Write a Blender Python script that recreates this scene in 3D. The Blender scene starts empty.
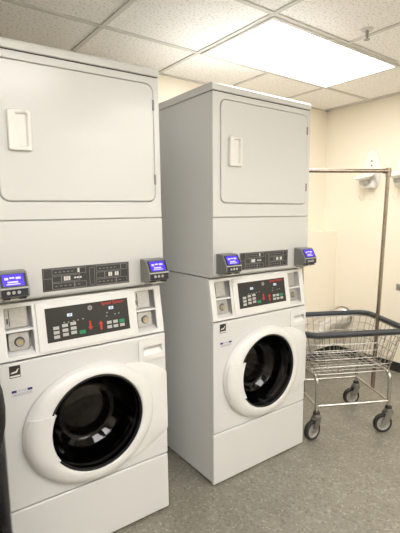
import bpy, bmesh, math, random
from mathutils import Vector, Matrix
random.seed(7)
S = bpy.context.scene
C = S.collection
PI = math.pi

# ------------------------------------------------------------------ materials
def mat(name, col, rough=0.5, metal=0.0, coat=0.0, emit=None, estr=0.0, spec=0.5):
    m = bpy.data.materials.new(name); m.use_nodes = True
    b = m.node_tree.nodes['Principled BSDF']
    b.inputs['Base Color'].default_value = (*col, 1)
    b.inputs['Roughness'].default_value = rough
    b.inputs['Metallic'].default_value = metal
    b.inputs['Coat Weight'].default_value = coat
    b.inputs['Coat Roughness'].default_value = 0.12
    b.inputs['Specular IOR Level'].default_value = spec
    if emit:
        b.inputs['Emission Color'].default_value = (*emit, 1)
        b.inputs['Emission Strength'].default_value = estr
    return m

def noisy(m, scale, amount, bump=0.0, detail=4.0, rvar=0.0):
    """gentle procedural variation of colour / bump in object space"""
    nt = m.node_tree; b = nt.nodes['Principled BSDF']
    tc = nt.nodes.new('ShaderNodeTexCoord')
    n = nt.nodes.new('ShaderNodeTexNoise'); n.inputs['Scale'].default_value = scale; n.inputs['Detail'].default_value = detail
    nt.links.new(tc.outputs['Object'], n.inputs['Vector'])
    base = b.inputs['Base Color'].default_value[:]
    r = nt.nodes.new('ShaderNodeValToRGB')
    r.color_ramp.elements[0].position = 0.3; r.color_ramp.elements[1].position = 0.7
    r.color_ramp.elements[0].color = (*[c*(1-amount) for c in base[:3]], 1)
    r.color_ramp.elements[1].color = (*[min(1, c*(1+amount)) for c in base[:3]], 1)
    nt.links.new(n.outputs['Fac'], r.inputs['Fac']); nt.links.new(r.outputs['Color'], b.inputs['Base Color'])
    if bump:
        bp = nt.nodes.new('ShaderNodeBump'); bp.inputs['Strength'].default_value = bump; bp.inputs['Distance'].default_value = 0.002
        nt.links.new(n.outputs['Fac'], bp.inputs['Height']); nt.links.new(bp.outputs['Normal'], b.inputs['Normal'])
    return m

M = {}
M['enamel'] = noisy(mat('white_enamel', (.66, .672, .675), .30, coat=.25), 260, .012, .05)
M['plastic'] = mat('white_plastic', (.73, .735, .735), .32, coat=.2)
M['ring'] = mat('door_ring_plastic', (.74, .745, .745), .28, coat=.3)
M['greyplate'] = noisy(mat('brushed_grey_plate', (.42, .42, .42), .35, .6), 90, .08)
M['chrome'] = mat('chrome', (.55, .54, .52), .22, 1.0)
M['steel'] = noisy(mat('worn_steel', (.36, .355, .34), .32, 1.0), 60, .12)
M['wire'] = mat('zinc_wire', (.36, .34, .31), .32, .9)
M['brass'] = mat('brass_core', (.55, .42, .18), .3, 1.0)
M['black'] = mat('black_plastic', (.016, .016, .018), .38)
M['panel'] = mat('control_black', (.012, .013, .014), .30)
M['strip'] = mat('label_charcoal', (.035, .035, .036), .5)
M['ink'] = mat('label_print_grey', (.30, .30, .295), .6)
M['inkw'] = mat('label_print_white', (.70, .70, .68), .6)
M['btn'] = mat('keypad_grey', (.46, .47, .46), .5)
M['green'] = mat('keypad_green', (.01, .24, .10), .5)
M['red'] = mat('panel_red', (.55, .03, .015), .5)
M['led'] = mat('display_lit', (.5, .6, .8), .4, emit=(.70, .80, 1.0), estr=.3)
M['blue'] = mat('reader_screen_lit', (.03, .02, .5), .25, emit=(.055, .025, .75), estr=.62)
M['bluetext'] = mat('reader_text_lit', (.3, .3, .9), .3, emit=(.30, .26, .9), estr=.75)
M['readergrey'] = mat('reader_shell_grey', (.22, .22, .21), .35, .3)
M['readerface'] = mat('reader_face_navy', (.02, .022, .04), .35)
M['silver'] = mat('silver_trim', (.55, .55, .53), .3, .7)
M['gasket'] = mat('rubber_gasket', (.06, .06, .06), .6)
M['drum'] = noisy(mat('drum_steel', (.16, .15, .14), .35, .9), 30, .2)
M['hinge'] = mat('hinge_metal', (.20, .20, .19), .4, .7)
M['dark'] = mat('dark_metal', (.03, .03, .03), .6)
M['navy'] = mat('sticker_navy', (.02, .02, .18), .5)
M['sticker'] = mat('sticker_white', (.62, .63, .70), .5)
M['rubber'] = mat('grey_rubber_bumper', (.036, .042, .050), .45)
M['tyre'] = mat('black_tyre', (.022, .021, .02), .5)
M['hub'] = mat('grey_wheel_hub', (.34, .33, .31), .45)
M['pole'] = noisy(mat('tarnished_chrome_tube', (.33, .28, .23), .25, 1.0), 40, .1)
M['foil'] = mat('duct_foil', (.78, .76, .72), .28, .9)
M['bin'] = mat('bin_black', (.006, .006, .006), .55, spec=.25)
M['holder'] = mat('holder_white_plastic', (.82, .81, .79), .35, coat=.1)
M['holdergrey'] = mat('holder_grey_cup', (.42, .42, .40), .5)
M['clearwire'] = mat('pale_hook_wire', (.70, .66, .56), .3)
M['grid'] = mat('ceiling_grid_white', (.60, .59, .56), .5)
M['lamp'] = mat('lamp_diffuser_lit', (.9, .9, .9), .5, emit=(1.0, .975, .94), estr=4.9)
M['lamp2'] = mat('bright_lamp_diffuser_lit', (.9, .9, .9), .5, emit=(1.0, .98, .955), estr=6.0)
M['base'] = mat('black_cove_base', (.02, .02, .022), .5)

# door glass: dark tinted, glossy
def glass_mat():
    m = bpy.data.materials.new('dark_door_glass'); m.use_nodes = True
    nt = m.node_tree; nt.nodes.clear()
    out = nt.nodes.new('ShaderNodeOutputMaterial'); mx = nt.nodes.new('ShaderNodeMixShader')
    tr = nt.nodes.new('ShaderNodeBsdfTransparent'); tr.inputs['Color'].default_value = (.17, .165, .16, 1)
    gl = nt.nodes.new('ShaderNodeBsdfGlossy'); gl.inputs['Roughness'].default_value = .04; gl.inputs['Color'].default_value = (.9, .9, .9, 1)
    fr = nt.nodes.new('ShaderNodeFresnel'); fr.inputs['IOR'].default_value = 1.42
    nt.links.new(fr.outputs[0], mx.inputs[0]); nt.links.new(tr.outputs[0], mx.inputs[1]); nt.links.new(gl.outputs[0], mx.inputs[2])
    nt.links.new(mx.outputs[0], out.inputs['Surface'])
    return m
M['glass'] = glass_mat()

def wall_mat():
    m = mat('cream_wall_paint', (.86, .80, .68), .6)
    return noisy(m, 180, .012, .08)
M['wall'] = wall_mat()

def floor_mat():
    m = mat('speckled_vinyl', (.2, .2, .2), .38)
    nt = m.node_tree; b = nt.nodes['Principled BSDF']
    tc = nt.nodes.new('ShaderNodeTexCoord')
    v1 = nt.nodes.new('ShaderNodeTexVoronoi'); v1.inputs['Scale'].default_value = 115
    v2 = nt.nodes.new('ShaderNodeTexVoronoi'); v2.inputs['Scale'].default_value = 60
    n = nt.nodes.new('ShaderNodeTexNoise'); n.inputs['Scale'].default_value = 5
    for t in (v1, v2, n): nt.links.new(tc.outputs['Object'], t.inputs['Vector'])
    r1 = nt.nodes.new('ShaderNodeValToRGB'); e = r1.color_ramp
    e.interpolation = 'CONSTANT'
    base = (.275, .256, .212)
    e.elements[0].position = 0; e.elements[0].color = (*base, 1)
    e.elements[1].position = .42; e.elements[1].color = (.243, .226, .187, 1)
    for p, c in ((.60, (.29, .271, .226)), (.78, (.32, .300, .25)), (.90, (.20, .187, .155)), (.96, (.42, .395, .33))):
        x = e.elements.new(p); x.color = (*c, 1)
    sep = nt.nodes.new('ShaderNodeSeparateColor'); nt.links.new(v1.outputs['Color'], sep.inputs[0]); nt.links.new(sep.outputs[0], r1.inputs['Fac'])
    sep2 = nt.nodes.new('ShaderNodeSeparateColor'); nt.links.new(v2.outputs['Color'], sep2.inputs[0])
    r2 = nt.nodes.new('ShaderNodeValToRGB'); r2.color_ramp.interpolation = 'CONSTANT'
    r2.color_ramp.elements[0].color = (0, 0, 0, 1); r2.color_ramp.elements[1].position = .90; r2.color_ramp.elements[1].color = (.6, .6, .6, 1)
    nt.links.new(sep2.outputs[1], r2.inputs['Fac'])
    mx = nt.nodes.new('ShaderNodeMix'); mx.data_type = 'RGBA'
    nt.links.new(r2.outputs['Color'], mx.inputs[0]); nt.links.new(r1.outputs['Color'], mx.inputs[6]); mx.inputs[7].default_value = (.36, .345, .295, 1)
    m2 = nt.nodes.new('ShaderNodeMix'); m2.data_type = 'RGBA'; m2.blend_type = 'MULTIPLY'; m2.inputs[0].default_value = .35
    nt.links.new(mx.outputs[2], m2.inputs[6]); nt.links.new(n.outputs['Fac'], m2.inputs[7])
    nt.links.new(m2.outputs[2], b.inputs['Base Color'])
    return m
M['floor'] = floor_mat()

def tile_mat():
    m = mat('fissured_ceiling_tile', (.70, .68, .65), .85)
    nt = m.node_tree; b = nt.nodes['Principled BSDF']
    tc = nt.nodes.new('ShaderNodeTexCoord')
    v = nt.nodes.new('ShaderNodeTexNoise'); v.inputs['Scale'].default_value = 85; v.inputs['Detail'].default_value = 3
    nt.links.new(tc.outputs['Object'], v.inputs['Vector'])
    r = nt.nodes.new('ShaderNodeValToRGB'); e = r.color_ramp
    e.elements[0].position = .36; e.elements[0].color = (.66, .64, .61, 1)
    e.elements[1].position = .46; e.elements[1].color = (.88, .865, .84, 1)
    nt.links.new(v.outputs['Fac'], r.inputs['Fac']); nt.links.new(r.outputs['Color'], b.inputs['Base Color'])
    bp = nt.nodes.new('ShaderNodeBump'); bp.inputs['Strength'].default_value = .5; bp.inputs['Distance'].default_value = .003
    nt.links.new(r.outputs['Color'], bp.inputs['Height']); nt.links.new(bp.outputs['Normal'], b.inputs['Normal'])
    return m
M['tile'] = tile_mat()

# ------------------------------------------------------------------ mesh helpers
def obj(name, bm, m, parent=None, smooth=False, bevel=0, seg=2, loc=None):
    me = bpy.data.meshes.new(name)
    bmesh.ops.recalc_face_normals(bm, faces=bm.faces)
    bm.to_mesh(me); bm.free()
    for mm in (m if isinstance(m, (list, tuple)) else [m]): me.materials.append(mm)
    o = bpy.data.objects.new(name, me); C.objects.link(o)
    if parent: o.parent = parent
    if loc: o.location = loc
    if smooth:
        me.polygons.foreach_set('use_smooth', [True]*len(me.polygons))
        try: me.set_sharp_from_angle(angle=math.radians(38))
        except Exception: pass
    if bevel:
        b = o.modifiers.new('b', 'BEVEL'); b.width = bevel; b.segments = seg; b.limit_method = 'ANGLE'; b.angle_limit = math.radians(40)
        b.harden_normals = False
        me.polygons.foreach_set('use_smooth', [True]*len(me.polygons))
        try: me.set_sharp_from_angle(angle=math.radians(40))
        except Exception: pass
    return o

def box(bm, x0, x1, y0, y1, z0, z1, mi=0):
    vs = [bm.verts.new((x, y, z)) for x in (x0, x1) for y in (y0, y1) for z in (z0, z1)]
    for f in ((0,1,3,2),(4,6,7,5),(0,4,5,1),(2,3,7,6),(0,2,6,4),(1,5,7,3)):
        bm.faces.new([vs[i] for i in f]).material_index = mi
def B(*a):
    bm = bmesh.new(); box(bm, *a); return bm
def prism(bm, pts, a0, a1, axis='x', mi=0):
    """extrude 2D polygon; axis x: pts=(y,z); y: pts=(x,z); z: pts=(x,y)"""
    def P(p, a):
        return {'x': (a, p[0], p[1]), 'y': (p[0], a, p[1]), 'z': (p[0], p[1], a)}[axis]
    A = [bm.verts.new(P(p, a0)) for p in pts]; D = [bm.verts.new(P(p, a1)) for p in pts]
    n = len(pts)
    bm.faces.new(A).material_index = mi; bm.faces.new(D[::-1]).material_index = mi
    for i in range(n): bm.faces.new((A[i], A[(i+1) % n], D[(i+1) % n], D[i])).material_index = mi
def rrect(x0, x1, z0, z1, r, n=6):
    pts = []
    for cx, cz, a in ((x1-r, z1-r, 0), (x0+r, z1-r, PI/2), (x0+r, z0+r, PI), (x1-r, z0+r, 1.5*PI)):
        for i in range(n+1):
            t = a + PI/2*i/n; pts.append((cx+r*math.cos(t), cz+r*math.sin(t)))
    return pts
def tube(bm, pts, r, n=8, closed=False, radii=None):
    pts = [Vector(p) for p in pts]; N = len(pts); rings = []
    up = None
    for i in range(N):
        a = pts[(i-1) % N] if (closed or i) else pts[0]
        b = pts[(i+1) % N] if (closed or i < N-1) else pts[-1]
        t = (b-a).normalized()
        if up is None: up = Vector((0,0,1)) if abs(t.z) < .9 else Vector((1,0,0))
        s = t.cross(up).normalized(); up = s.cross(t).normalized()
        rr = radii[i] if radii else r
        rings.append([bm.verts.new(pts[i] + rr*(math.cos(2*PI*k/n)*s + math.sin(2*PI*k/n)*up)) for k in range(n)])
    for i in range(N if closed else N-1):
        A, D = rings[i], rings[(i+1) % N]
        for k in range(n): bm.faces.new((A[k], A[(k+1) % n], D[(k+1) % n], D[k]))
    if not closed:
        bm.faces.new(rings[0][::-1]); bm.faces.new(rings[-1])
def lathe(bm, prof, axis='z', n=32, c=(0,0,0), mi=0, cap=False):
    """prof: list of (r, h)."""
    c = Vector(c); rings = []
    for r, h in prof:
        ring = []
        for k in range(n if r > 1e-6 else 1):
            a = 2*PI*k/n; x, y = r*math.cos(a), r*math.sin(a)
            v = {'z': (x, y, h), 'y': (x, h, y), 'x': (h, x, y)}[axis]
            ring.append(bm.verts.new(c+Vector(v)))
        rings.append(ring)
    for A, D in zip(rings, rings[1:]):
        for k in range(n):
            a0, a1 = A[k % len(A)], A[(k+1) % len(A)]; d0, d1 = D[k % len(D)], D[(k+1) % len(D)]
            f = []
            for v in (a0, a1, d1, d0):
                if v not in f: f.append(v)
            if len(f) > 2: bm.faces.new(f).material_index = mi
    if cap:
        for R_ in (rings[0], rings[-1]):
            if len(R_) > 2: bm.faces.new(R_).material_index = mi
def fillet(pts, r, n=6):
    """round the inner corners of a 3D polyline"""
    P = [Vector(p) for p in pts]; out = [P[0]]
    for i in range(1, len(P)-1):
        a = (P[i-1]-P[i]); b = (P[i+1]-P[i]); rr = min(r, a.length*.49, b.length*.49)
        s, e = P[i]+a.normalized()*rr, P[i]+b.normalized()*rr
        for k in range(n+1):
            t = k/n; out.append((1-t)**2*s + 2*t*(1-t)*P[i] + t*t*e)
    out.append(P[-1]); return out
def cut(o, cutters):
    """boolean-subtract cutter bmeshes from o, baked into its mesh"""
    tmp = []
    for bm in cutters:
        bmesh.ops.recalc_face_normals(bm, faces=bm.faces)
        me = bpy.data.meshes.new('tmp'); bm.to_mesh(me); bm.free()
        c = bpy.data.objects.new('tmp', me); C.objects.link(c); tmp.append(c)
        md = o.modifiers.new('c', 'BOOLEAN'); md.object = c; md.operation = 'DIFFERENCE'; md.solver = 'EXACT'
        if len(o.modifiers) > 1 and o.modifiers[0].type == 'BEVEL': o.modifiers.move(len(o.modifiers)-1, 0)
    bev = [(m_.width, m_.segments) for m_ in o.modifiers if m_.type == 'BEVEL']
    for m_ in list(o.modifiers):
        if m_.type == 'BEVEL': o.modifiers.remove(m_)
    par = o.parent; o.parent = None
    dg = bpy.context.evaluated_depsgraph_get()
    me = bpy.data.meshes.new_from_object(o.evaluated_get(dg)); me.name = o.name
    o.modifiers.clear(); old = o.data; o.data = me; o.parent = par
    bpy.data.meshes.remove(old)
    for c in tmp:
        d = c.data; bpy.data.objects.remove(c); bpy.data.meshes.remove(d)
    for w, s in bev:
        b = o.modifiers.new('b', 'BEVEL'); b.width = w; b.segments = s; b.limit_method = 'ANGLE'; b.angle_limit = math.radians(40)
    me.polygons.foreach_set('use_smooth', [True]*len(me.polygons))
    try: me.set_sharp_from_angle(angle=math.radians(40))
    except Exception: pass
    return o
def thing(name, label, cat, loc=(0,0,0), rot=(0,0,0), group=None):
    o = bpy.data.objects.new(name, None); C.objects.link(o); o.empty_display_size = .1
    o.location = loc; o.rotation_euler = rot; o['label'] = label; o['category'] = cat
    if group: o['group'] = group
    return o
def struct(name, bm, m, parent=None, **k):
    o = obj(name, bm, m, parent, **k); o['kind'] = 'structure'; return o
def shear(bm, slope=.17, z0=.855):
    for v in bm.verts: v.co.y += slope*(v.co.z-z0)
    return bm
def text_bm(s, size, x, z, y, depth=.0006, spacing=1.0):
    cu = bpy.data.curves.new('t', 'FONT'); cu.body = s; cu.size = size; cu.extrude = depth; cu.align_x = 'CENTER'; cu.align_y = 'CENTER'; cu.space_character = spacing
    o = bpy.data.objects.new('t', cu); C.objects.link(o)
    dg = bpy.context.evaluated_depsgraph_get(); dg.update()
    me = bpy.data.meshes.new_from_object(o.evaluated_get(dg))
    bm = bmesh.new(); bm.from_mesh(me)
    for v in bm.verts: v.co = Vector((x+v.co.x, y-v.co.z, z+v.co.y))
    bpy.data.objects.remove(o); bpy.data.curves.remove(cu); bpy.data.meshes.remove(me)
    return bm
def merge(bm, other):
    me = bpy.data.meshes.new('x'); other.to_mesh(me); other.free(); bm.from_mesh(me); bpy.data.meshes.remove(me)

# ------------------------------------------------------------------ measurements
W, D = .6832, .72
ZT, ZC, ZD, ZS, ZL, ZTOP = .2785, .8555, 1.076, 1.3625, 1.937, 1.977
HC = 2.3374; WX = 2.2467; WY = .9923; GX, GY, T = -.2488, .5262, .61
XL, YF = -2.9, -3.8

# ------------------------------------------------------------------ room
struct('floor', B(XL, WX, YF, WY, -.05, 0), M['floor'])
struct('ceiling', B(XL, WX, YF, WY, HC+.004, HC+.06), M['tile'])
struct('wall_back', B(XL-.1, WX+.1, WY, WY+.1, 0, HC), M['wall'])
struct('wall_right', B(WX, WX+.1, YF, WY, 0, HC), M['wall'])
struct('wall_front', B(XL-.1, WX+.1, YF-.1, YF, 0, HC), M['wall'])
struct('wall_left', B(XL-.1, XL, YF, WY, 0, HC), M['wall'])
# boxed-out low pipe chase in the corner
chase = struct('wall_chase', B(.5, WX-.001, .845, WY-.001, 0, 1.212), M['wall'], bevel=.004)
struct('baseboard_right', B(WX-.008, WX-.0005, YF+.01, .836, .0, .085), M['base'])
struct('baseboard_back', B(.5, WX-.009, .837, .8445, .0, .085), M['base'])
struct('baseboard_left', B(XL+.0005, XL+.008, YF+.01, WY-.01, 0, .105), M['base'])
# suspended grid
bm = bmesh.new()
k = -5
while GX+k*T < WX:
    x = GX+k*T
    if x > XL: box(bm, x-.012, x+.012, YF, WY, HC-.003, HC+.005)
    k += 1
k = -8
while GY+k*T < WY:
    y = GY+k*T
    if y > YF: box(bm, XL, WX, y-.012, y+.012, HC-.0035, HC+.0045)
    k += 1
box(bm, WX-.022, WX-.0005, YF, WY, HC-.002, HC+.004); box(bm, XL, WX, WY-.022, WY-.0005, HC-.002, HC+.004)
struct('trim_1', bm, M['grid'])

def make_light():
    t = thing('ceiling_light', 'large lit rectangular panel light set in the tiled ceiling above the machines', 'ceiling light', (GX+2*T, GY-T/2, HC-.004))
    bm = bmesh.new(); a, b, w = T-.011, T/2-.011, .022
    for x0, x1, y0, y1 in ((-a, a, -b, -b+w), (-a, a, b-w, b), (-a, -a+w, -b+w, b-w), (a-w, a, -b+w, b-w)):
        box(bm, x0, x1, y0, y1, -.006, .004)
    obj('lamp_frame', bm, M['grid'], t)
    obj('diffuser', B(-a+w, a-w, -b+w, b-w, -.002, .003), M['lamp'], t)
    return t
def copy_tree(o, parent=None):
    c = o.copy(); C.objects.link(c)
    if parent: c.parent = parent
    for ch in list(o.children): copy_tree(ch, c)
    return c
light = make_light()
l2 = copy_tree(light); l2.location = (GX+2*T, GY-T/2-4*T, HC-.004); l2['label'] = 'panel light further forward in the ceiling, behind the viewer'
l3 = copy_tree(light); l3.location = (GX-1*T, GY-T/2-3*T, HC-.004); l3['label'] = 'panel light in the ceiling above the viewer on the left'

l4 = copy_tree(light); l4.location = (GX-3*T, GY-T/2-4*T, HC-.004); l4['label'] = 'added fill panel light in the ceiling at the far end behind the viewer'  # added unseen fixture, set far left as fill for the machine sides
l5 = copy_tree(light); l5.location = (GX+2*T, GY-T/2-6*T, HC-.004); l5['label'] = 'added fill panel light in the ceiling corner behind the viewer'  # added out of view so the seen panel can stay weaker
for l_ in (l2, l3, l4, l5):
    l_['group'] = 'panel lights behind the viewer'
    for c_ in l_.children:
        if c_.name.startswith('diffuser'): c_.data = c_.data.copy(); c_.data.materials[0] = M['lamp2']
# sprinkler head
t = thing('sprinkler_head', 'small fire sprinkler head hanging below the ceiling tile right of the lit panel', 'sprinkler', (.90, -.245, HC+.004))
bm = bmesh.new(); lathe(bm, [(0, -.008), (.028, -.007), (.033, 0), (0, 0)], n=24); obj('escutcheon', bm, M['grid'], t, smooth=True)
bm = bmesh.new(); lathe(bm, [(.009, -.004), (.009, -.022), (.006, -.024), (.006, -.045), (0, -.045)], n=12)
for s in (-1, 1): tube(bm, [(s*.008, 0, -.020), (s*.013, 0, -.034), (0, 0, -.052)], .0022, 6)
obj('sprinkler_body', bm, M['steel'], t, smooth=True)
bm = bmesh.new(); lathe(bm, [(0, -.051), (.016, -.051), (.016, -.054), (0, -.055)], n=16); obj('deflector', bm, M['steel'], t, smooth=True)

# ------------------------------------------------------------------ stacked washer-dryer
CX, CZ = .343, .546
WING = [(.50, .752), (.56, .742), (.62, .716), (W-.001, .676), (W-.001, .404), (.61, .362), (.55, .335), (.48, .316)]
def r_ell(th, rx=.283, rz=.238):
    c, s = math.cos(th), math.sin(th)
    if s < 0: rz = .251
    rxx = rx if c < 0 else .262
    return 1/math.sqrt((c/rxx)**2+(s/rz)**2)
def r_wing(th):
    c, s = math.cos(th), math.sin(th); best = r_ell(th)+.001
    P = WING
    for i in range(len(P)-1):
        (x1, z1), (x2, z2) = P[i], P[i+1]
        x1 -= CX; x2 -= CX; z1 -= CZ; z2 -= CZ
        dx, dz = x2-x1, z2-z1
        den = c*dz - s*dx
        if abs(den) < 1e-9: continue
        t_ = (x1*dz - z1*dx)/den; u_ = (x1*s - z1*c)/den
        if t_ > 0 and -.001 <= u_ <= 1.001: best = max(best, t_)
    return best
PROF = [(0, .0, .012), (0, .0, -.030), (.03, .0, -.037), (.10, 0, -.0405), (.30, 0, -.041), (.55, 0, -.038), (.80, 0, -.031), (.93, 0, -.024), (1.0, 0, -.014)]
RIN = .197
def door_bm():
    bm = bmesh.new(); N = 144; rows = []
    for i in range(N):
        th = 2*PI*i/N; c, s = math.cos(th), math.sin(th)
        ro = r_ell(th); rw = r_wing(th); row = []
        for (q, _, y) in PROF:
            r = RIN+(ro-RIN)*q; row.append(bm.verts.new((CX+r*c, y, CZ+r*s)))
        wext = max(0, rw-ro-.001)
        for f, y in ((.15, -.0125), (.9, -.010), (1.0, -.006), (1.0, .0015)):
            r = ro+.0015+wext*f
            row.append(bm.verts.new((min(CX+r*c, W-.0005), y, CZ+r*s)))
        rows.append(row)
    for i in range(N):
        A, Dd = rows[i], rows[(i+1) % N]
        for k in range(len(A)-1): bm.faces.new((A[k], A[k+1], Dd[k+1], Dd[k]))
    return bm
def handle_bm():
    # grip plate on the ring, ending in level edges above and below
    bm = bmesh.new(); N = 18; rows = []; z0, z1 = .443, .628
    for i in range(N+1):
        z = z0+(z1-z0)*i/N; dz = z-CZ; rz = .251 if dz < 0 else .238
        xi = CX-(math.sqrt(.197**2-dz*dz)-.009-.004*(i/N)); xo = CX-.283*math.sqrt(1-(dz/rz)**2)*.985
        rows.append([bm.verts.new((xi+(xo-xi)*q, y, z)) for q, y in ((0, -.012), (0, -.044), (.06, -.050), (.35, -.051), (.7, -.047), (.93, -.034), (1.0, -.026), (1.0, -.01))])
    for A, Dd in zip(rows, rows[1:]):
        for k in range(len(A)-1): bm.faces.new((A[k], A[k+1], Dd[k+1], Dd[k]))
        bm.faces.new((A[-1], A[0], Dd[0], Dd[-1]))
    bm.faces.new(rows[0]); bm.faces.new(rows[-1][::-1])
    return bm

def make_machine(label):
    t = thing('stacked_washer_dryer', label, 'washer dryer', group=None)
    E = M['enamel']
    # --- washer body: open-fronted steel shell
    bm = bmesh.new()
    side = [(.020, .014), (.020, ZC), (.020+.17*(1.066-ZC)+.012, 1.066), (D, 1.066), (D, .014)]
    prism(bm, side, .003, .018); prism(bm, side, W-.018, W-.003)
    box(bm, .018, W-.018, D-.015, D, .03, 1.066); box(bm, .018, W-.018, .075, D-.015, 1.05, 1.066)
    box(bm, .018, W-.018, .02, D-.015, .03, .045)
    obj('washer_cabinet', bm, E, t)
    obj('plinth', B(.02, W-.02, .022, D-.02, .008, .029), M['dark'], t)
    for x in (.05, W-.05):
        for y in (.07, D-.06):
            bm = bmesh.new(); lathe(bm, [(0, 0.001), (.02, .001), (.02, .006), (.008, .008), (.008, .012), (0, .012)], n=14, c=(x, y, 0)); obj('levelling_foot', bm, M['dark'], t)
    obj('toe_panel', B(0, W, 0, .0195, .005, ZT-.0045), E, t, bevel=.006, seg=3)
    # --- washer front with its round mouth
    fr = obj('washer_front', B(0, W, 0, .0195, ZT+.001, ZC-.005), E, t, bevel=.0045, seg=3)
    c1 = bmesh.new(); lathe(c1, [(0, -.05), (.191, -.05), (.191, .05), (0, .05)], 'y', 96, (CX, 0, CZ))
    cut(fr, [c1, B(.570, .664, -.01, .016, .757, .806)])
    bm = bmesh.new(); lathe(bm, [(.191, .0195), (.203, .03), (.205, .06), (.215, .075), (.235, .08)], 'y', 64, (CX, 0, CZ)); obj('door_gasket', bm, M['gasket'], t, smooth=True)
    bm = bmesh.new(); lathe(bm, [(.235, .08), (.255, .10), (.255, .46), (.23, .48), (.09, .47), (.06, .455), (0, .455)], 'y', 64, (CX, 0, CZ))
    dr = obj('drum', bm, M['drum'], t, smooth=True)
    for k in range(3):
        a = PI/2+.5+k*2*PI/3
        q = bmesh.new(); prism(q, [(-.03, .0), (-.012, -.045), (.012, -.045), (.03, .0)], .11, .45, 'y')
        q.transform(Matrix.Translation((CX, 0, CZ)) @ Matrix.Rotation(a, 4, 'Y') @ Matrix.Translation((0, 0, .254)))
        obj('drum_paddle', q, M['drum'], dr)
    # --- washer door
    d = obj('washer_door', door_bm(), M['ring'], t, smooth=True)
    obj('door_handle', handle_bm(), M['ring'], d, smooth=True)
    bm = bmesh.new()
    lathe(bm, [(.1975, -.0345), (.194, -.036), (.191, -.030), (.186, -.018), (.179, -.006), (.172, .012), (.165, .020), (.160, .036), (.152, .066), (.146, .074), (.138, .078), (.126, .094), (.112, .100), (.106, .100), (.100, .096), (.05, .092), (0, .091)], 'y', 96, (CX, 0, CZ))
    obj('door_glass', bm, M['glass'], d, smooth=True)
    bm = bmesh.new(); lathe(bm, [(.1975, -.034), (.1965, -.0385), (.1935, -.039), (.1905, -.035), (.188, -.014), (.190, -.005), (.1975, -.005)], 'y', 96, (CX, 0, CZ)); obj('glass_trim', bm, M['black'], d, smooth=True)
    # --- detergent drawer
    bm = bmesh.new(); prism(bm, rrect(.548, .674, .742, .838, .007), -.0060, -.0002, 'y')
    dw = obj('detergent_drawer', bm, M['plastic'], t, bevel=.0015)
    cut(dw, [B(.572, .662, -.03, .03, .759, .804)])
    bm = bmesh.new(); prism(bm, [(.0155, .759), (-.0046, .759), (-.006, .764), (-.0045, .770), (.010, .786), (.0155, .786)], .5722, .6618, 'x')
    obj('drawer_grip', bm, M['plastic'], dw, smooth=True)
    # --- sloping control console
    bays = ((.034, .129), (.557, .649))
    con = obj('control_console', shear(B(.001, W-.001, 0, .030, ZC+.0015, 1.062)), M['plastic'], t, bevel=.004, seg=2)
    cut(con, [shear(B(a, b, -.05, .08, .872, 1.046)) for a, b in bays])
    for a, b in bays:
        bm = bmesh.new()
        for q in ((a-.003, a, .004, .062, .869, 1.049), (b, b+.003, .004, .062, .869, 1.049), (a, b, .004, .062, 1.046, 1.049), (a-.003, b+.003, .059, .062, .869, 1.049)):
            box(bm, *q)
        box(bm, a, b, .004, .062, .869, .872)
        cb = obj('coin_bay', shear(bm), M['plastic'], t)
        obj('bay_shelf', shear(B(a+.0005, b-.0005, .003, .058, .957, .965)), M['plastic'], cb, bevel=.001)
        pl = obj('coin_slot_plate', shear(B(a+.004, b-.012, .026, .034, .968, 1.044)), M['greyplate'], cb, bevel=.001)
        bm = bmesh.new()
        box(bm, a+.010, a+.015, .0245, .027, .985, 1.004)
        box(bm, a+.018, a+.0205, .0245, .027, .975, 1.035)
        obj('coin_slot', shear(bm), M['black'], cb)
        bm = bmesh.new(); prism(bm, rrect(a+.008, b-.012, .885, .952, .012), .020, .045, 'y')
        obj('lock_box', shear(bm), M['greyplate'], cb, bevel=.003)
        bm = bmesh.new(); lathe(bm, [(0, .012), (.013, .012), (.017, .016), (.019, .021)], 'y', 24, ((a+b)/2-.001, 0, .917)); obj('lock_barrel', shear(bm), M['steel'], cb, smooth=True)
        bm = bmesh.new(); lathe(bm, [(0, .0095), (.006, .0095), (.007, .013)], 'y', 16, ((a+b)/2-.001, 0, .917)); obj('key_hole', shear(bm), M['brass'], cb, smooth=True)
        bm = bmesh.new(); prism(bm, [(.006, .873), (.006, .876), (.045, .890), (.045, .873)], a+.001, b-.001, 'x'); obj('coin_return', shear(bm), M['plastic'], cb)
    bm = bmesh.new(); prism(bm, rrect(.141, .542, .866, 1.054, .008), -.0055, .001, 'y')
    obj('panel_surround', shear(bm), M['plastic'], t, bevel=.003)
    x0, x1, z0, z1 = .174, .515, .899, 1.028
    cp = obj('control_panel', shear(B(x0, x1, -.0072, -.004, z0, z1)), M['panel'], t)
    def at(u, v): return x0+(x1-x0)*u, z1-(z1-z0)*v
    def key(name, u, v, w, h, m_, y=-.0088):
        x, z = at(u, v); return obj(name, shear(B(x-w/2, x+w/2, y, -.007, z-h/2, z+h/2)), m_, cp)
    for ui, vs_ in ((.105, (.60, .73, .86)), (.205, (.56, .70, .83)), (.30, (.54, .68, .81))):
        for v in vs_: key('key', ui, v, .022, .0115, M['btn'])
    for ui in (.735, .815):
        for v in (.69, .83): key('key', ui, v, .020, .0115, M['btn'])
    key('key', .90, .83, .020, .0115, M['btn'])
    key('start_key', .40, .84, .024, .013, M['green']); key('start_key', .90, .70, .022, .013, M['green'])
    for u, v in ((.27, .27), (.775, .24)):
        key('time_display', u, v, .019, .011, M['led'])
    bm = bmesh.new()
    for u, v in ((.27, .27), (.775, .24)):
        x, z = at(u, v); merge(bm, text_bm('30', .012, x, z, -.0092))
    obj('display_digits', shear(bm), M['panel'], cp)
    bm = bmesh.new()
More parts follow.
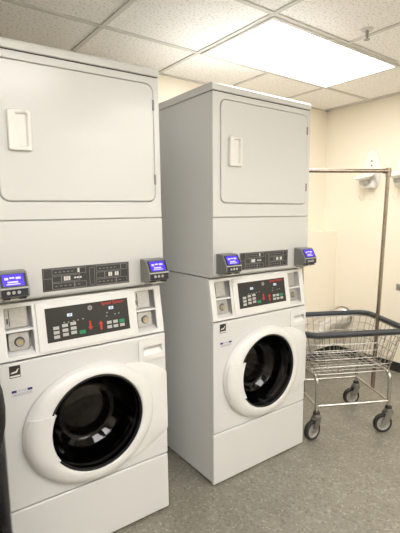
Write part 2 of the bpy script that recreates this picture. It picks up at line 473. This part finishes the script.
    for u, v in ((.20, .47), (.25, .48), (.31, .47), (.36, .46), (.42, .45), (.71, .48), (.72, .38), (.82, .46), (.87, .45)):
        x, z = at(u, v); box(bm, x-.003, x+.003, -.0078, -.007, z-.002, z+.002)
    lathe(bm, [(0, -.0080), (.0095, -.0080), (.0095, -.007)], 'y', 20, (at(.515, .15)[0], 0, at(.515, .15)[1]))
    obj('panel_print', shear(bm), M['ink'], cp)
    bm = text_bm('$', .013, *at(.515, .15), -.0086); obj('crest_mark', shear(bm), M['panel'], cp)
    for u, v, up in ((.50, .70, -1), (.63, .72, 1)):
        x, z = at(u, v); bm = bmesh.new()
        pts = [(-.0035, -.024), (.0035, -.024), (.0035, .004), (.009, .004), (0, .020), (-.009, .004), (-.0035, .004)]
        if up < 0: pts = [(a_, -b_) for a_, b_ in pts]
        prism(bm, [(x+a_, z+b_*.8) for a_, b_ in pts], -.0080, -.007, 'y'); obj('red_arrow', shear(bm), M['red'], cp)
    lx, lz = at(.80, .075)
    bm = text_bm('Speed Queen', .0180, lx, lz, -.0082, spacing=1.0); obj('logo', shear(bm), M['red'], cp)
    # stickers
    e1 = obj('energy_sticker', B(.040, .078, -.0012, .001, .795, .840), M['black'], t)
    bm = bmesh.new(); prism(bm, [(.043, .812), (.050, .818), (.062, .819), (.069, .828), (.072, .828), (.066, .814), (.052, .812)], -.0018, -.0005, 'y')
    box(bm, .042, .076, -.0018, -.0005, .798, .804); obj('star_mark', bm, M['inkw'], e1)
    e2 = obj('notice_sticker', B(.042, .116, -.0012, .001, .722, .748), M['sticker'], t)
    bm = bmesh.new(); box(bm, .043, .060, -.0018, -.0005, .738, .747); box(bm, .098, .115, -.0018, -.0005, .738, .747); obj('sticker_band', bm, M['navy'], e2)
    bm = text_bm('NOTICE', .0085, .079, .7425, -.0016, .0003)
    for z in (.733, .729, .725): box(bm, .046, .112, -.0016, -.0005, z-.0006, z+.0006)
    obj('sticker_text', bm, M['ink'], e2)

    # --- dryer
    bm = bmesh.new(); box(bm, .003, W-.003, .0195, D, ZD, ZL)
    cab = obj('dryer_cabinet', bm, E, t)
    for xa, xb in ((.0012, .003), (W-.003, W-.0012)):   # overhanging bottom flange of each side
        obj('side_flange', B(xa, xb, .012, D, ZD-.004, ZD+.014), E, cab)
    bm = bmesh.new(); prism(bm, [(.0, ZD+.014), (.006, ZD+.004), (.018, ZD-.002), (.062, ZD-.002), (.062, ZD), (.0195, ZD), (.0195, ZS-.002), (.0, ZS-.002)], 0, W, 'x')
    obj('dryer_lower_panel', bm, E, t, bevel=.004, seg=3)
    fr = obj('dryer_front', B(0, W, 0, .0193, ZS+.001, ZL-.001), E, t, bevel=.004, seg=3)
    c1 = bmesh.new(); prism(c1, rrect(.044, .655, 1.429, 1.908, .034), -.05, .014, 'y'); cut(fr, [c1])
    bm = bmesh.new(); prism(bm, rrect(.0470, .6520, 1.432, 1.905, .031), -.0035, .0135, 'y')
    dd = obj('dryer_door', bm, E, t, bevel=.004, seg=3)
    bm = bmesh.new(); prism(bm, rrect(.090, .166, 1.604, 1.740, .006), -.020, -.0036, 'y')
    h = obj('door_handle', bm, M['holder'], dd, bevel=.004, seg=2)
    c1 = bmesh.new(); pts = rrect(.126, .164, 1.616, 1.730, .008)
    prism(c1, [(.116, 1.728), (.151, 1.732), (.154, 1.728), (.154, 1.625), (.149, 1.618), (.128, 1.620)], -.05, -.0055, 'y'); cut(h, [c1])
    for z in (1.8255, 1.522):
        obj('hinge', B(.6485, .6575, -.0055, .002, z-.021, z+.021), M['hinge'], dd, bevel=.001)
    bm = bmesh.new(); prism(bm, [(-.004, ZL+.003), (-.004, ZTOP-.012), (.004, ZTOP-.003), (.016, ZTOP), (D, ZTOP), (D, ZL+.003)], -.001, W+.001, 'x')
    obj('top_panel', bm, E, t, bevel=.004, seg=3)
    obj('seam', B(.004, W-.004, .004, .02, ZL-.002, ZL+.003), M['dark'], fr)
    # instruction strip
    s0, s1, q0, q1 = .168, .517, 1.097, 1.184
    ip = obj('instruction_plate', B(s0, s1, -.002, .001, q0, q1), M['strip'], t)
    bm = bmesh.new()
    def frame(u0, u1, v0, v1, w=.0010):
        a, b = s0+(s1-s0)*u0, s0+(s1-s0)*u1; c, d_ = q1-(q1-q0)*v1, q1-(q1-q0)*v0
        for r_ in ((a, b, c, c+w), (a, b, d_-w, d_), (a, a+w, c, d_), (b-w, b, c, d_)): box(bm, r_[0], r_[1], -.0026, -.001, r_[2], r_[3])
    frame(.01, .99, .03, .97)
    frame(.01, .10, .45, .97)
    for o_ in (0, .50):
        wd = .42 if o_ == 0 else .43
        b0 = .10+o_ if o_ == 0 else .60-.005
        frame(b0, b0+.30, .07, .32); frame(b0+.30, b0+.375, .07, .32)
        frame(b0, b0+.10, .36, .64); frame(b0+.10, b0+.30, .36, .64)
        frame(b0, b0+.24, .68, .94); frame(b0+.24, b0+.375, .68, .94)
    frame(.515, .575, .12, .9)
    for u, v in [(.14+i*.045, .20) for i in range(5)]+[(.64+i*.045, .20) for i in range(5)]+[(.14+i*.05, .81) for i in range(6)]+[(.63+i*.05, .81) for i in range(6)]:
        x = s0+(s1-s0)*u; z = q1-(q1-q0)*v; box(bm, x-.004, x+.004, -.0026, -.001, z-.0012, z+.0012)
    obj('plate_print', bm, M['ink'], ip)
    bm = bmesh.new()
    for u in (.235, .260, .285, .75, .775, .83, .855, .39):
        x = s0+(s1-s0)*u; z = q1-(q1-q0)*(.5 if u != .39 else .18); box(bm, x-.0035, x+.0035, -.0028, -.001, z-.008, z+.008)
    for u in (.35, .38, .41):
        x = s0+(s1-s0)*u; z = q1-(q1-q0)*.5; box(bm, x-.004, x+.004, -.0028, -.001, z-.003, z+.003)
    obj('plate_icons', bm, M['inkw'], ip)
    # card readers
    for xc, ang in ((.066, 0), (.619, 0)):
        w = .049
        rd = obj('card_reader', bmesh.new(), M['readergrey'], t)
        bm = bmesh.new()
        prism(bm, [(.0, 1.090), (-.060, 1.099), (-.078, 1.106), (-.078, 1.136), (-.050, 1.184), (-.043, 1.189), (0, 1.191)], xc-w, xc+w, 'x')
        me = rd.data; bmesh.ops.recalc_face_normals(bm, faces=bm.faces); bm.to_mesh(me); bm.free()
        b = rd.modifiers.new('b', 'BEVEL'); b.width = .004; b.segments = 3; b.limit_method = 'ANGLE'
        # sloping face runs from (-.078,1.132) to (-.046,1.192)
        def sl(q0_, q1_, xa, xb, n0, n1):
            bm_ = bmesh.new(); dy, dz = .028, .048; L = math.hypot(dy, dz); nx, nz = -dz/L, dy/L
            P = lambda s_, n_: (-.078+dy*s_+nx*n_, 1.136+dz*s_+nz*n_)
            prism(bm_, [P(q0_, n0), P(q1_, n0), P(q1_, n1), P(q0_, n1)], xa, xb, 'x'); return bm_
        obj('screen_bezel', sl(.07, .97, xc-w+.006, xc+w-.006, -.001, .0015), M['black'], rd)
        obj('screen', sl(.15, .90, xc-w+.014, xc+w-.016, .0005, .0028), M['blue'], rd)
        bm = bmesh.new()
        for (a_, b_, s0_, s1_) in ((-.028, -.016, .55, .70), (-.012, .004, .62, .72), (.008, .024, .58, .72), (-.020, .014, .34, .44), (-.024, .020, .22, .28)):
            merge(bm, sl(s0_, s1_, xc+a_, xc+b_, .002, .0034))
        obj('screen_text', bm, M['bluetext'], rd)
        obj('trim_bar', B(xc-w+.004, xc+w-.004, -.0800, -.077, 1.1335, 1.137), M['silver'], rd)
        obj('button_face', B(xc-w+.006, xc+w-.006, -.0795, -.077, 1.108, 1.1325), M['readerface'], rd, bevel=.001)
        for k in (-1, 0, 1):
            bm = bmesh.new(); lathe(bm, [(0, -.0835), (.0052, -.083), (.006, -.079), (0, -.079)], 'y', 16, (xc-.004+k*.017, 0, 1.121)); obj('button', bm, M['silver'], rd, smooth=True)
        for xa in (xc-w+.012, xc+w-.034): obj('card_slot', B(xa, xa+.022, -.074, -.05, 1.0965, 1.1025), M['black'], rd)
        bm = bmesh.new(); prism(bm, [(-.004, 1.078), (-.055, 1.089), (-.055, 1.095), (-.004, 1.095)], xc-.03, xc+.03, 'x'); obj('bracket', bm, M['silver'], rd)
    return t

mb = make_machine('white stacked washer and dryer beside the wire cart, seen whole from lid to floor')
mb.location = (.007, -.040, .003); mb.rotation_euler = (0, .004, -.0142)
ma = copy_tree(mb)
ma['label'] = 'nearer white stacked washer and dryer at the left, cut off by the frame'
GRP = 'stacked washer and dryer units in the row'
AYAW = -.0311
ma.location = (-.254-W*math.cos(AYAW), -.0284-W*math.sin(AYAW), .003); ma.rotation_euler = (0, -.0055, AYAW)
ma['group'] = GRP; mb['group'] = GRP
for ch in ma.children:   # its left-hand fittings sit a touch further out
    k_ = ch.name.split('.')[0]
    if k_ == 'card_reader' and min(v[0] for v in ch.bound_box) < .1: ch.location.x -= .010
    if k_ in ('energy_sticker', 'notice_sticker'): ch.location.x -= .008
    if k_ == 'dryer_door':
        for c_ in ch.children:
            if c_.name.startswith('door_handle'): c_.location.x -= .008
mc = copy_tree(mb); mc['label'] = 'unseen third stacked washer and dryer next in the row, darkening the gap beside it'
mc.location = (ma.location.x-W-.045, ma.location.y+.02, .003); mc.rotation_euler = (0, 0, -.02)  # out of view, put here so the gap beside it goes dark

# ------------------------------------------------------------------ laundry cart
U = Vector((.875, -.483, 0)).normalized(); V = Vector((.483, .875, 0)).normalized()
cart = thing('laundry_cart', 'chrome wire laundry cart on casters with grey bumper rim, standing right of the machines', 'laundry cart')
def P3(a, b, z): return Vector((0,0,0))+U*a+V*b+Vector((0,0,z))
def rrect3(u0, u1, v0, v1, z, r, n=7): return [P3(a, b, z) for a, b in rrect(u0, u1, v0, v1, r, n)]
U0, U1, V0, V1 = .642, 1.30, .292, .80; ZR = .665
B0, B1, C0, C1 = .715, 1.225, .338, .745; ZB = .405
bm = bmesh.new()
n = 7; ring = [rrect(U0, U1, V0, V1, .085, n)]
pts = rrect3(U0, U1, V0, V1, ZR, .085, n)
# fat flattened bumper section
tube(bm, pts, .0175, 12, closed=True); obj('bumper_rim', bm, M['rubber'], cart, smooth=True)
bm = bmesh.new(); tube(bm, rrect3(U0+.006, U1-.006, V0+.006, V1-.006, ZR-.02, .08, n), .004, 6, closed=True)
def level(t, z):
    return rrect3(B0+(U0+.006-B0)*t, B1+(U1-.006-B1)*t, C0+(V0+.006-C0)*t, C1+(V1-.006-C1)*t, z, .05+.03*t, n)
for f in (0, .2, .4, .6, .8):
    tube(bm, level(f, ZB+(ZR-.02-ZB)*f), .0034 if f == 0 else .0024, 6, closed=True)
# uprights
def per(t, z, q):
    """point at fraction q of the perimeter of level t"""
    L = level(t, z); seg = [(L[i]-L[(i+1) % len(L)]).length for i in range(len(L))]; tot = sum(seg); d = q*tot
    for i, s in enumerate(seg):
        if d <= s: return L[i].lerp(L[(i+1) % len(L)], d/s if s else 0)
        d -= s
    return L[0]
nu = 48
for i in range(nu):
    q = i/nu; a, b = per(0, ZB, q), per(1, ZR-.02, q); tube(bm, [a, b], .0022, 5)
obj('wire_basket', bm, M['wire'], cart, smooth=True)
bm = bmesh.new(); m_ = 12
for i in range(1, m_):
    a = B0+(B1-B0)*i/m_; tube(bm, [P3(a, C0, ZB), P3(a, C1, ZB)], .0022, 5)
for i in range(1, 9):
    b = C0+(C1-C0)*i/9; tube(bm, [P3(B0, b, ZB+.0035), P3(B1, b, ZB+.0035)], .0022, 5)
obj('wire_floor', bm, M['wire'], cart, smooth=True)
L0, L1, K0, K1 = .732, 1.209, .338, .740; ZF = .205
for a in (L0, L1):
    bm = bmesh.new(); tube(bm, fillet([P3(a, K0, .150), P3(a, K0, ZB-.014), P3(a, K1, ZB-.014), P3(a, K1, .150)], .05, 8), .0115, 10)
    obj('end_frame', bm, M['chrome'], cart, smooth=True)
bm = bmesh.new()
for b in (K0, K1): tube(bm, [P3(L0, b, ZF), P3(L1, b, ZF)], .009, 10)
for a in (L0, L1): tube(bm, [P3(a, K0, ZF), P3(a, K1, ZF)], .009, 10)
obj('base_frame', bm, M['chrome'], cart, smooth=True)
vm = (K0+K1)/2
for a in (L0, L1):
    s = -1 if a == L0 else 1
    at_ = a+s*.053
    bm = bmesh.new(); tube(bm, [P3(a+s*.008, vm, ZF-.01), P3(at_, vm, 1.640)], .0125, 12)
    obj('hanging_pole', bm, M['pole'], cart, smooth=True)
    bm = bmesh.new(); tube(bm, [P3(at_, vm, 1.605), P3(at_, vm, 1.66)], .017, 12); tube(bm, [P3(at_+.012*s, vm, 1.641), P3(at_-.035*s, vm, 1.641)], .016, 12)
    obj('corner_fitting', bm, M['pole'], cart, smooth=True)
bm = bmesh.new(); tube(bm, [P3(L0-.053, vm, 1.641), P3(L1+.053, vm, 1.641)], .0125, 12); obj('hanging_rod', bm, M['pole'], cart, smooth=True)
def caster(a, b, ang):
    base = P3(a, b, 0)
    root = obj('caster', bmesh.new(), M['steel'], cart)
    R_ = Matrix.Translation(base) @ Matrix.Rotation(ang, 4, 'Z')   # trail towards local +x
    tr, wr = .036, .0615
    bm = bmesh.new()
    lathe(bm, [(0, .158), (.024, .158), (.026, .150), (.026, .140), (.020, .134), (0, .134)], 'z', 20)
    for s in (-1, 1):
        prism(bm, [(-.022, .140), (.020, .140), (tr+.014, .078), (tr+.010, .055), (tr-.008, .052), (-.010, .100)], s*.021-.0015, s*.021+.0015, 'y')
    box(bm, -.022, .022, -.0225, .0225, .132, .137)
    lathe(bm, [(0, -.026), (.009, -.026), (.009, .026), (0, .026)], 'y', 12, (tr, 0, wr))
    bm.transform(R_); me = root.data; bmesh.ops.recalc_face_normals(bm, faces=bm.faces); bm.to_mesh(me); bm.free()
    bm = bmesh.new(); lathe(bm, [(.044, -.014), (.056, -.015), (.0605, -.009), (.0615, 0), (.0605, .009), (.056, .015), (.044, .014)], 'y', 36, (tr, 0, wr)); bm.transform(R_)
    obj('tyre', bm, M['tyre'], root, smooth=True)
    bm = bmesh.new(); lathe(bm, [(0, -.016), (.014, -.016), (.016, -.009), (.034, -.007), (.040, -.013), (.045, -.013), (.045, .013), (.040, .013), (.034, .007), (.016, .009), (.014, .016), (0, .016)], 'y', 36, (tr, 0, wr)); bm.transform(R_)
    obj('wheel_hub', bm, M['hub'], root, smooth=True)
    bm = bmesh.new(); lathe(bm, [(0, .176), (.015, .176), (.021, .166), (.021, .158), (0, .158)], 'z', 16); bm.transform(R_); obj('stem_collar', bm, M['tyre'], root, smooth=True)
caster(L0, K0, math.radians(176)); caster(L1, K0, math.radians(150)); caster(L1, K1, math.radians(155)); caster(L0, K1, math.radians(200))

# ------------------------------------------------------------------ foil duct behind the cart
duct = thing('foil_duct', 'silver flexible foil duct running low along the wall behind the cart', 'duct', (0, 0, 0))
path = [Vector(p_) for p_ in fillet([(1.15, .66, .12), (1.95, .72, .36), (2.30, .742, .40)], .13, 20)]
res = []
for p_, q_ in zip(path, path[1:]):
    k_ = max(1, round((q_-p_).length/.018))
    res += [p_.lerp(q_, i/k_) for i in range(k_)]
path = res+[path[-1]]; path = [p_ for p_ in path if p_.x < WX-.006]; path.append(Vector((WX-.003, path[-1].y, path[-1].z)))
bm = bmesh.new(); fine = []; rad = []
NP = len(path)-1
for i in range(NP*4+1):
    f = i/4; j = min(int(f), NP-1); a = Vector(path[j]).lerp(Vector(path[j+1]), f-j); fine.append(a); rad.append(.090 if i % 2 else .085)
tube(bm, fine, .1, 20, radii=rad); obj('foil_hose', bm, M['foil'], duct, smooth=True)
bm = bmesh.new(); lathe(bm, [(.092, -.001), (.096, -.004), (.096, -.030), (.094, -.034), (.088, -.034)], 'x', 32, (WX-.0015, .7387, .394)); obj('duct_collar', bm, M['steel'], duct, smooth=True)

# ------------------------------------------------------------------ wall holders
def make_holder(label):
    t = thing('wall_holder', label, 'wall holder', (WX, .50, 1.60))
    # local: x toward room is -x ; y along wall ; z up
    n = 40; pts = []
    for i in range(n):
        a = 2*PI*i/n; c, s = math.cos(a), math.sin(a)
        w_ = .074; h_ = .175
        pts.append((w_*math.copysign(abs(c)**.85, c)*(1-.10*s), .145+h_*math.copysign(abs(s)**.9, s)))
    bm = bmesh.new(); prism(bm, pts, -.016, -.0005, 'x'); obj('back_plate', bm, M['holder'], t, bevel=.006, seg=3)
    for z in (.225, .186):
        bm = bmesh.new(); lathe(bm, [(0, -.0175), (.007, -.0175), (.008, -.012)], 'x', 16, (0, 0.0, z)); obj('screw_hole', bm, M['dark'], t)
    # shallow dish leaning out from the plate
    bm = bmesh.new(); lathe(bm, [(0, .010), (.052, .012), (.082, .026), (.085, .030), (.080, .027), (.050, .002), (.030, -.006), (0, -.006)], 'z', 36)
    bm.transform(Matrix.Translation((-.105, .015, .065)) @ Matrix.Rotation(math.radians(-16), 4, 'Y') @ Matrix.Scale(1.15, 4, (1, 0, 0)))
    obj('dish', bm, M['holder'], t, smooth=True)
    bm = bmesh.new(); lathe(bm, [(0, 0), (.034, 0), (.040, .006), (.042, .036), (0, .038)], 'z', 28)
    bm.transform(Matrix.Translation((-.100, .010, .022)) @ Matrix.Rotation(math.radians(-10), 4, 'Y')); obj('cup', bm, M['holdergrey'], t, smooth=True)
    bm = bmesh.new(); prism(bm, [(-.058, -.008), (.058, -.008), (.064, .020), (.055, .055), (-.055, .055), (-.064, .020)], -.085, -.0155, 'x'); obj('bracket', bm, M['holder'], t, bevel=.010, seg=3)
    for y in (-.045, .05):
        bm = bmesh.new(); tube(bm, fillet([(-.03, y, .0), (-.03, y, -.095), (-.06, y+.012, -.118), (-.085, y+.02, -.075)], .02, 5), .0028, 6); obj('hook', bm, M['clearwire'], t, smooth=True)
    return t
h1 = make_holder('white wall holder with tall oval back plate, behind the hanging rod of the cart')
h2 = copy_tree(h1); h2.location = (WX, .195, 1.60); h2['label'] = 'white wall holder at the right edge of the photo, only its dish showing'
g_ = 'white holders on the right wall'; h1['group'] = g_; h2['group'] = g_
o = thing('wall_fitting', 'small grey metal fitting low on the right wall beyond the pole', 'wall fitting', (WX, .20, .745))
obj('fitting_plate', B(-.008, -.0005, -.035, .035, -.028, .028), M['greyplate'], o, bevel=.002)
obj('fitting_cover', B(-.020, -.008, -.022, .022, -.018, .018), M['steel'], o, bevel=.003)

# ------------------------------------------------------------------ black bin at the very left
bn = thing('trash_can', 'black rounded trash can, only a sliver showing at the left edge', 'trash can', (-1.209, -.35, 0))
bm = bmesh.new(); lathe(bm, [(0, .001), (.150, .001), (.156, .012), (.165, .45), (.178, .74), (.182, .76), (0, .76)], 'z', 40); obj('bin_body', bm, M['bin'], bn, smooth=True)
bm = bmesh.new(); lathe(bm, [(.186, .755), (.198, .775), (.208, .82), (.210, .86), (.206, .91), (.192, .965), (.150, 1.01), (.08, 1.035), (0, 1.04)], 'z', 40); ld = obj('domed_lid', bm, M['bin'], bn, smooth=True)

# ------------------------------------------------------------------ camera
cam = bpy.data.cameras.new('camera'); co = bpy.data.objects.new('camera', cam); C.objects.link(co)
yaw, pitch, roll, fpx = .6456679, -.1251430, -.0102636, 419.98
d_ = Vector((math.sin(yaw)*math.cos(pitch), math.cos(yaw)*math.cos(pitch), math.sin(pitch)))
r_ = Vector((math.cos(yaw), -math.sin(yaw), 0)); u_ = r_.cross(d_)
r2 = r_*math.cos(roll)+u_*math.sin(roll); u2 = -r_*math.sin(roll)+u_*math.cos(roll)
mx = Matrix((r2, u2, -d_)).transposed().to_4x4(); mx.translation = Vector((-1.23275696, -1.58762468, 1.38404943))
co.matrix_world = mx
cam.sensor_fit = 'HORIZONTAL'; cam.sensor_width = 36; cam.lens = fpx/400*36; cam.clip_start = .05
S.camera = co

# ------------------------------------------------------------------ world and colour
w = bpy.data.worlds.new('w'); S.world = w; w.use_nodes = True
w.node_tree.nodes['Background'].inputs[0].default_value = (.9, .95, 1, 1); w.node_tree.nodes['Background'].inputs[1].default_value = .05
S.view_settings.view_transform = 'Standard'; S.view_settings.look = 'None'; S.view_settings.gamma = 1; S.view_settings.use_curve_mapping = False
S.view_settings.exposure = 1.32
S.cycles.use_denoising = True
S.cycles.max_bounces = 10; S.cycles.diffuse_bounces = 6
S.cycles.sample_clamp_indirect = 6
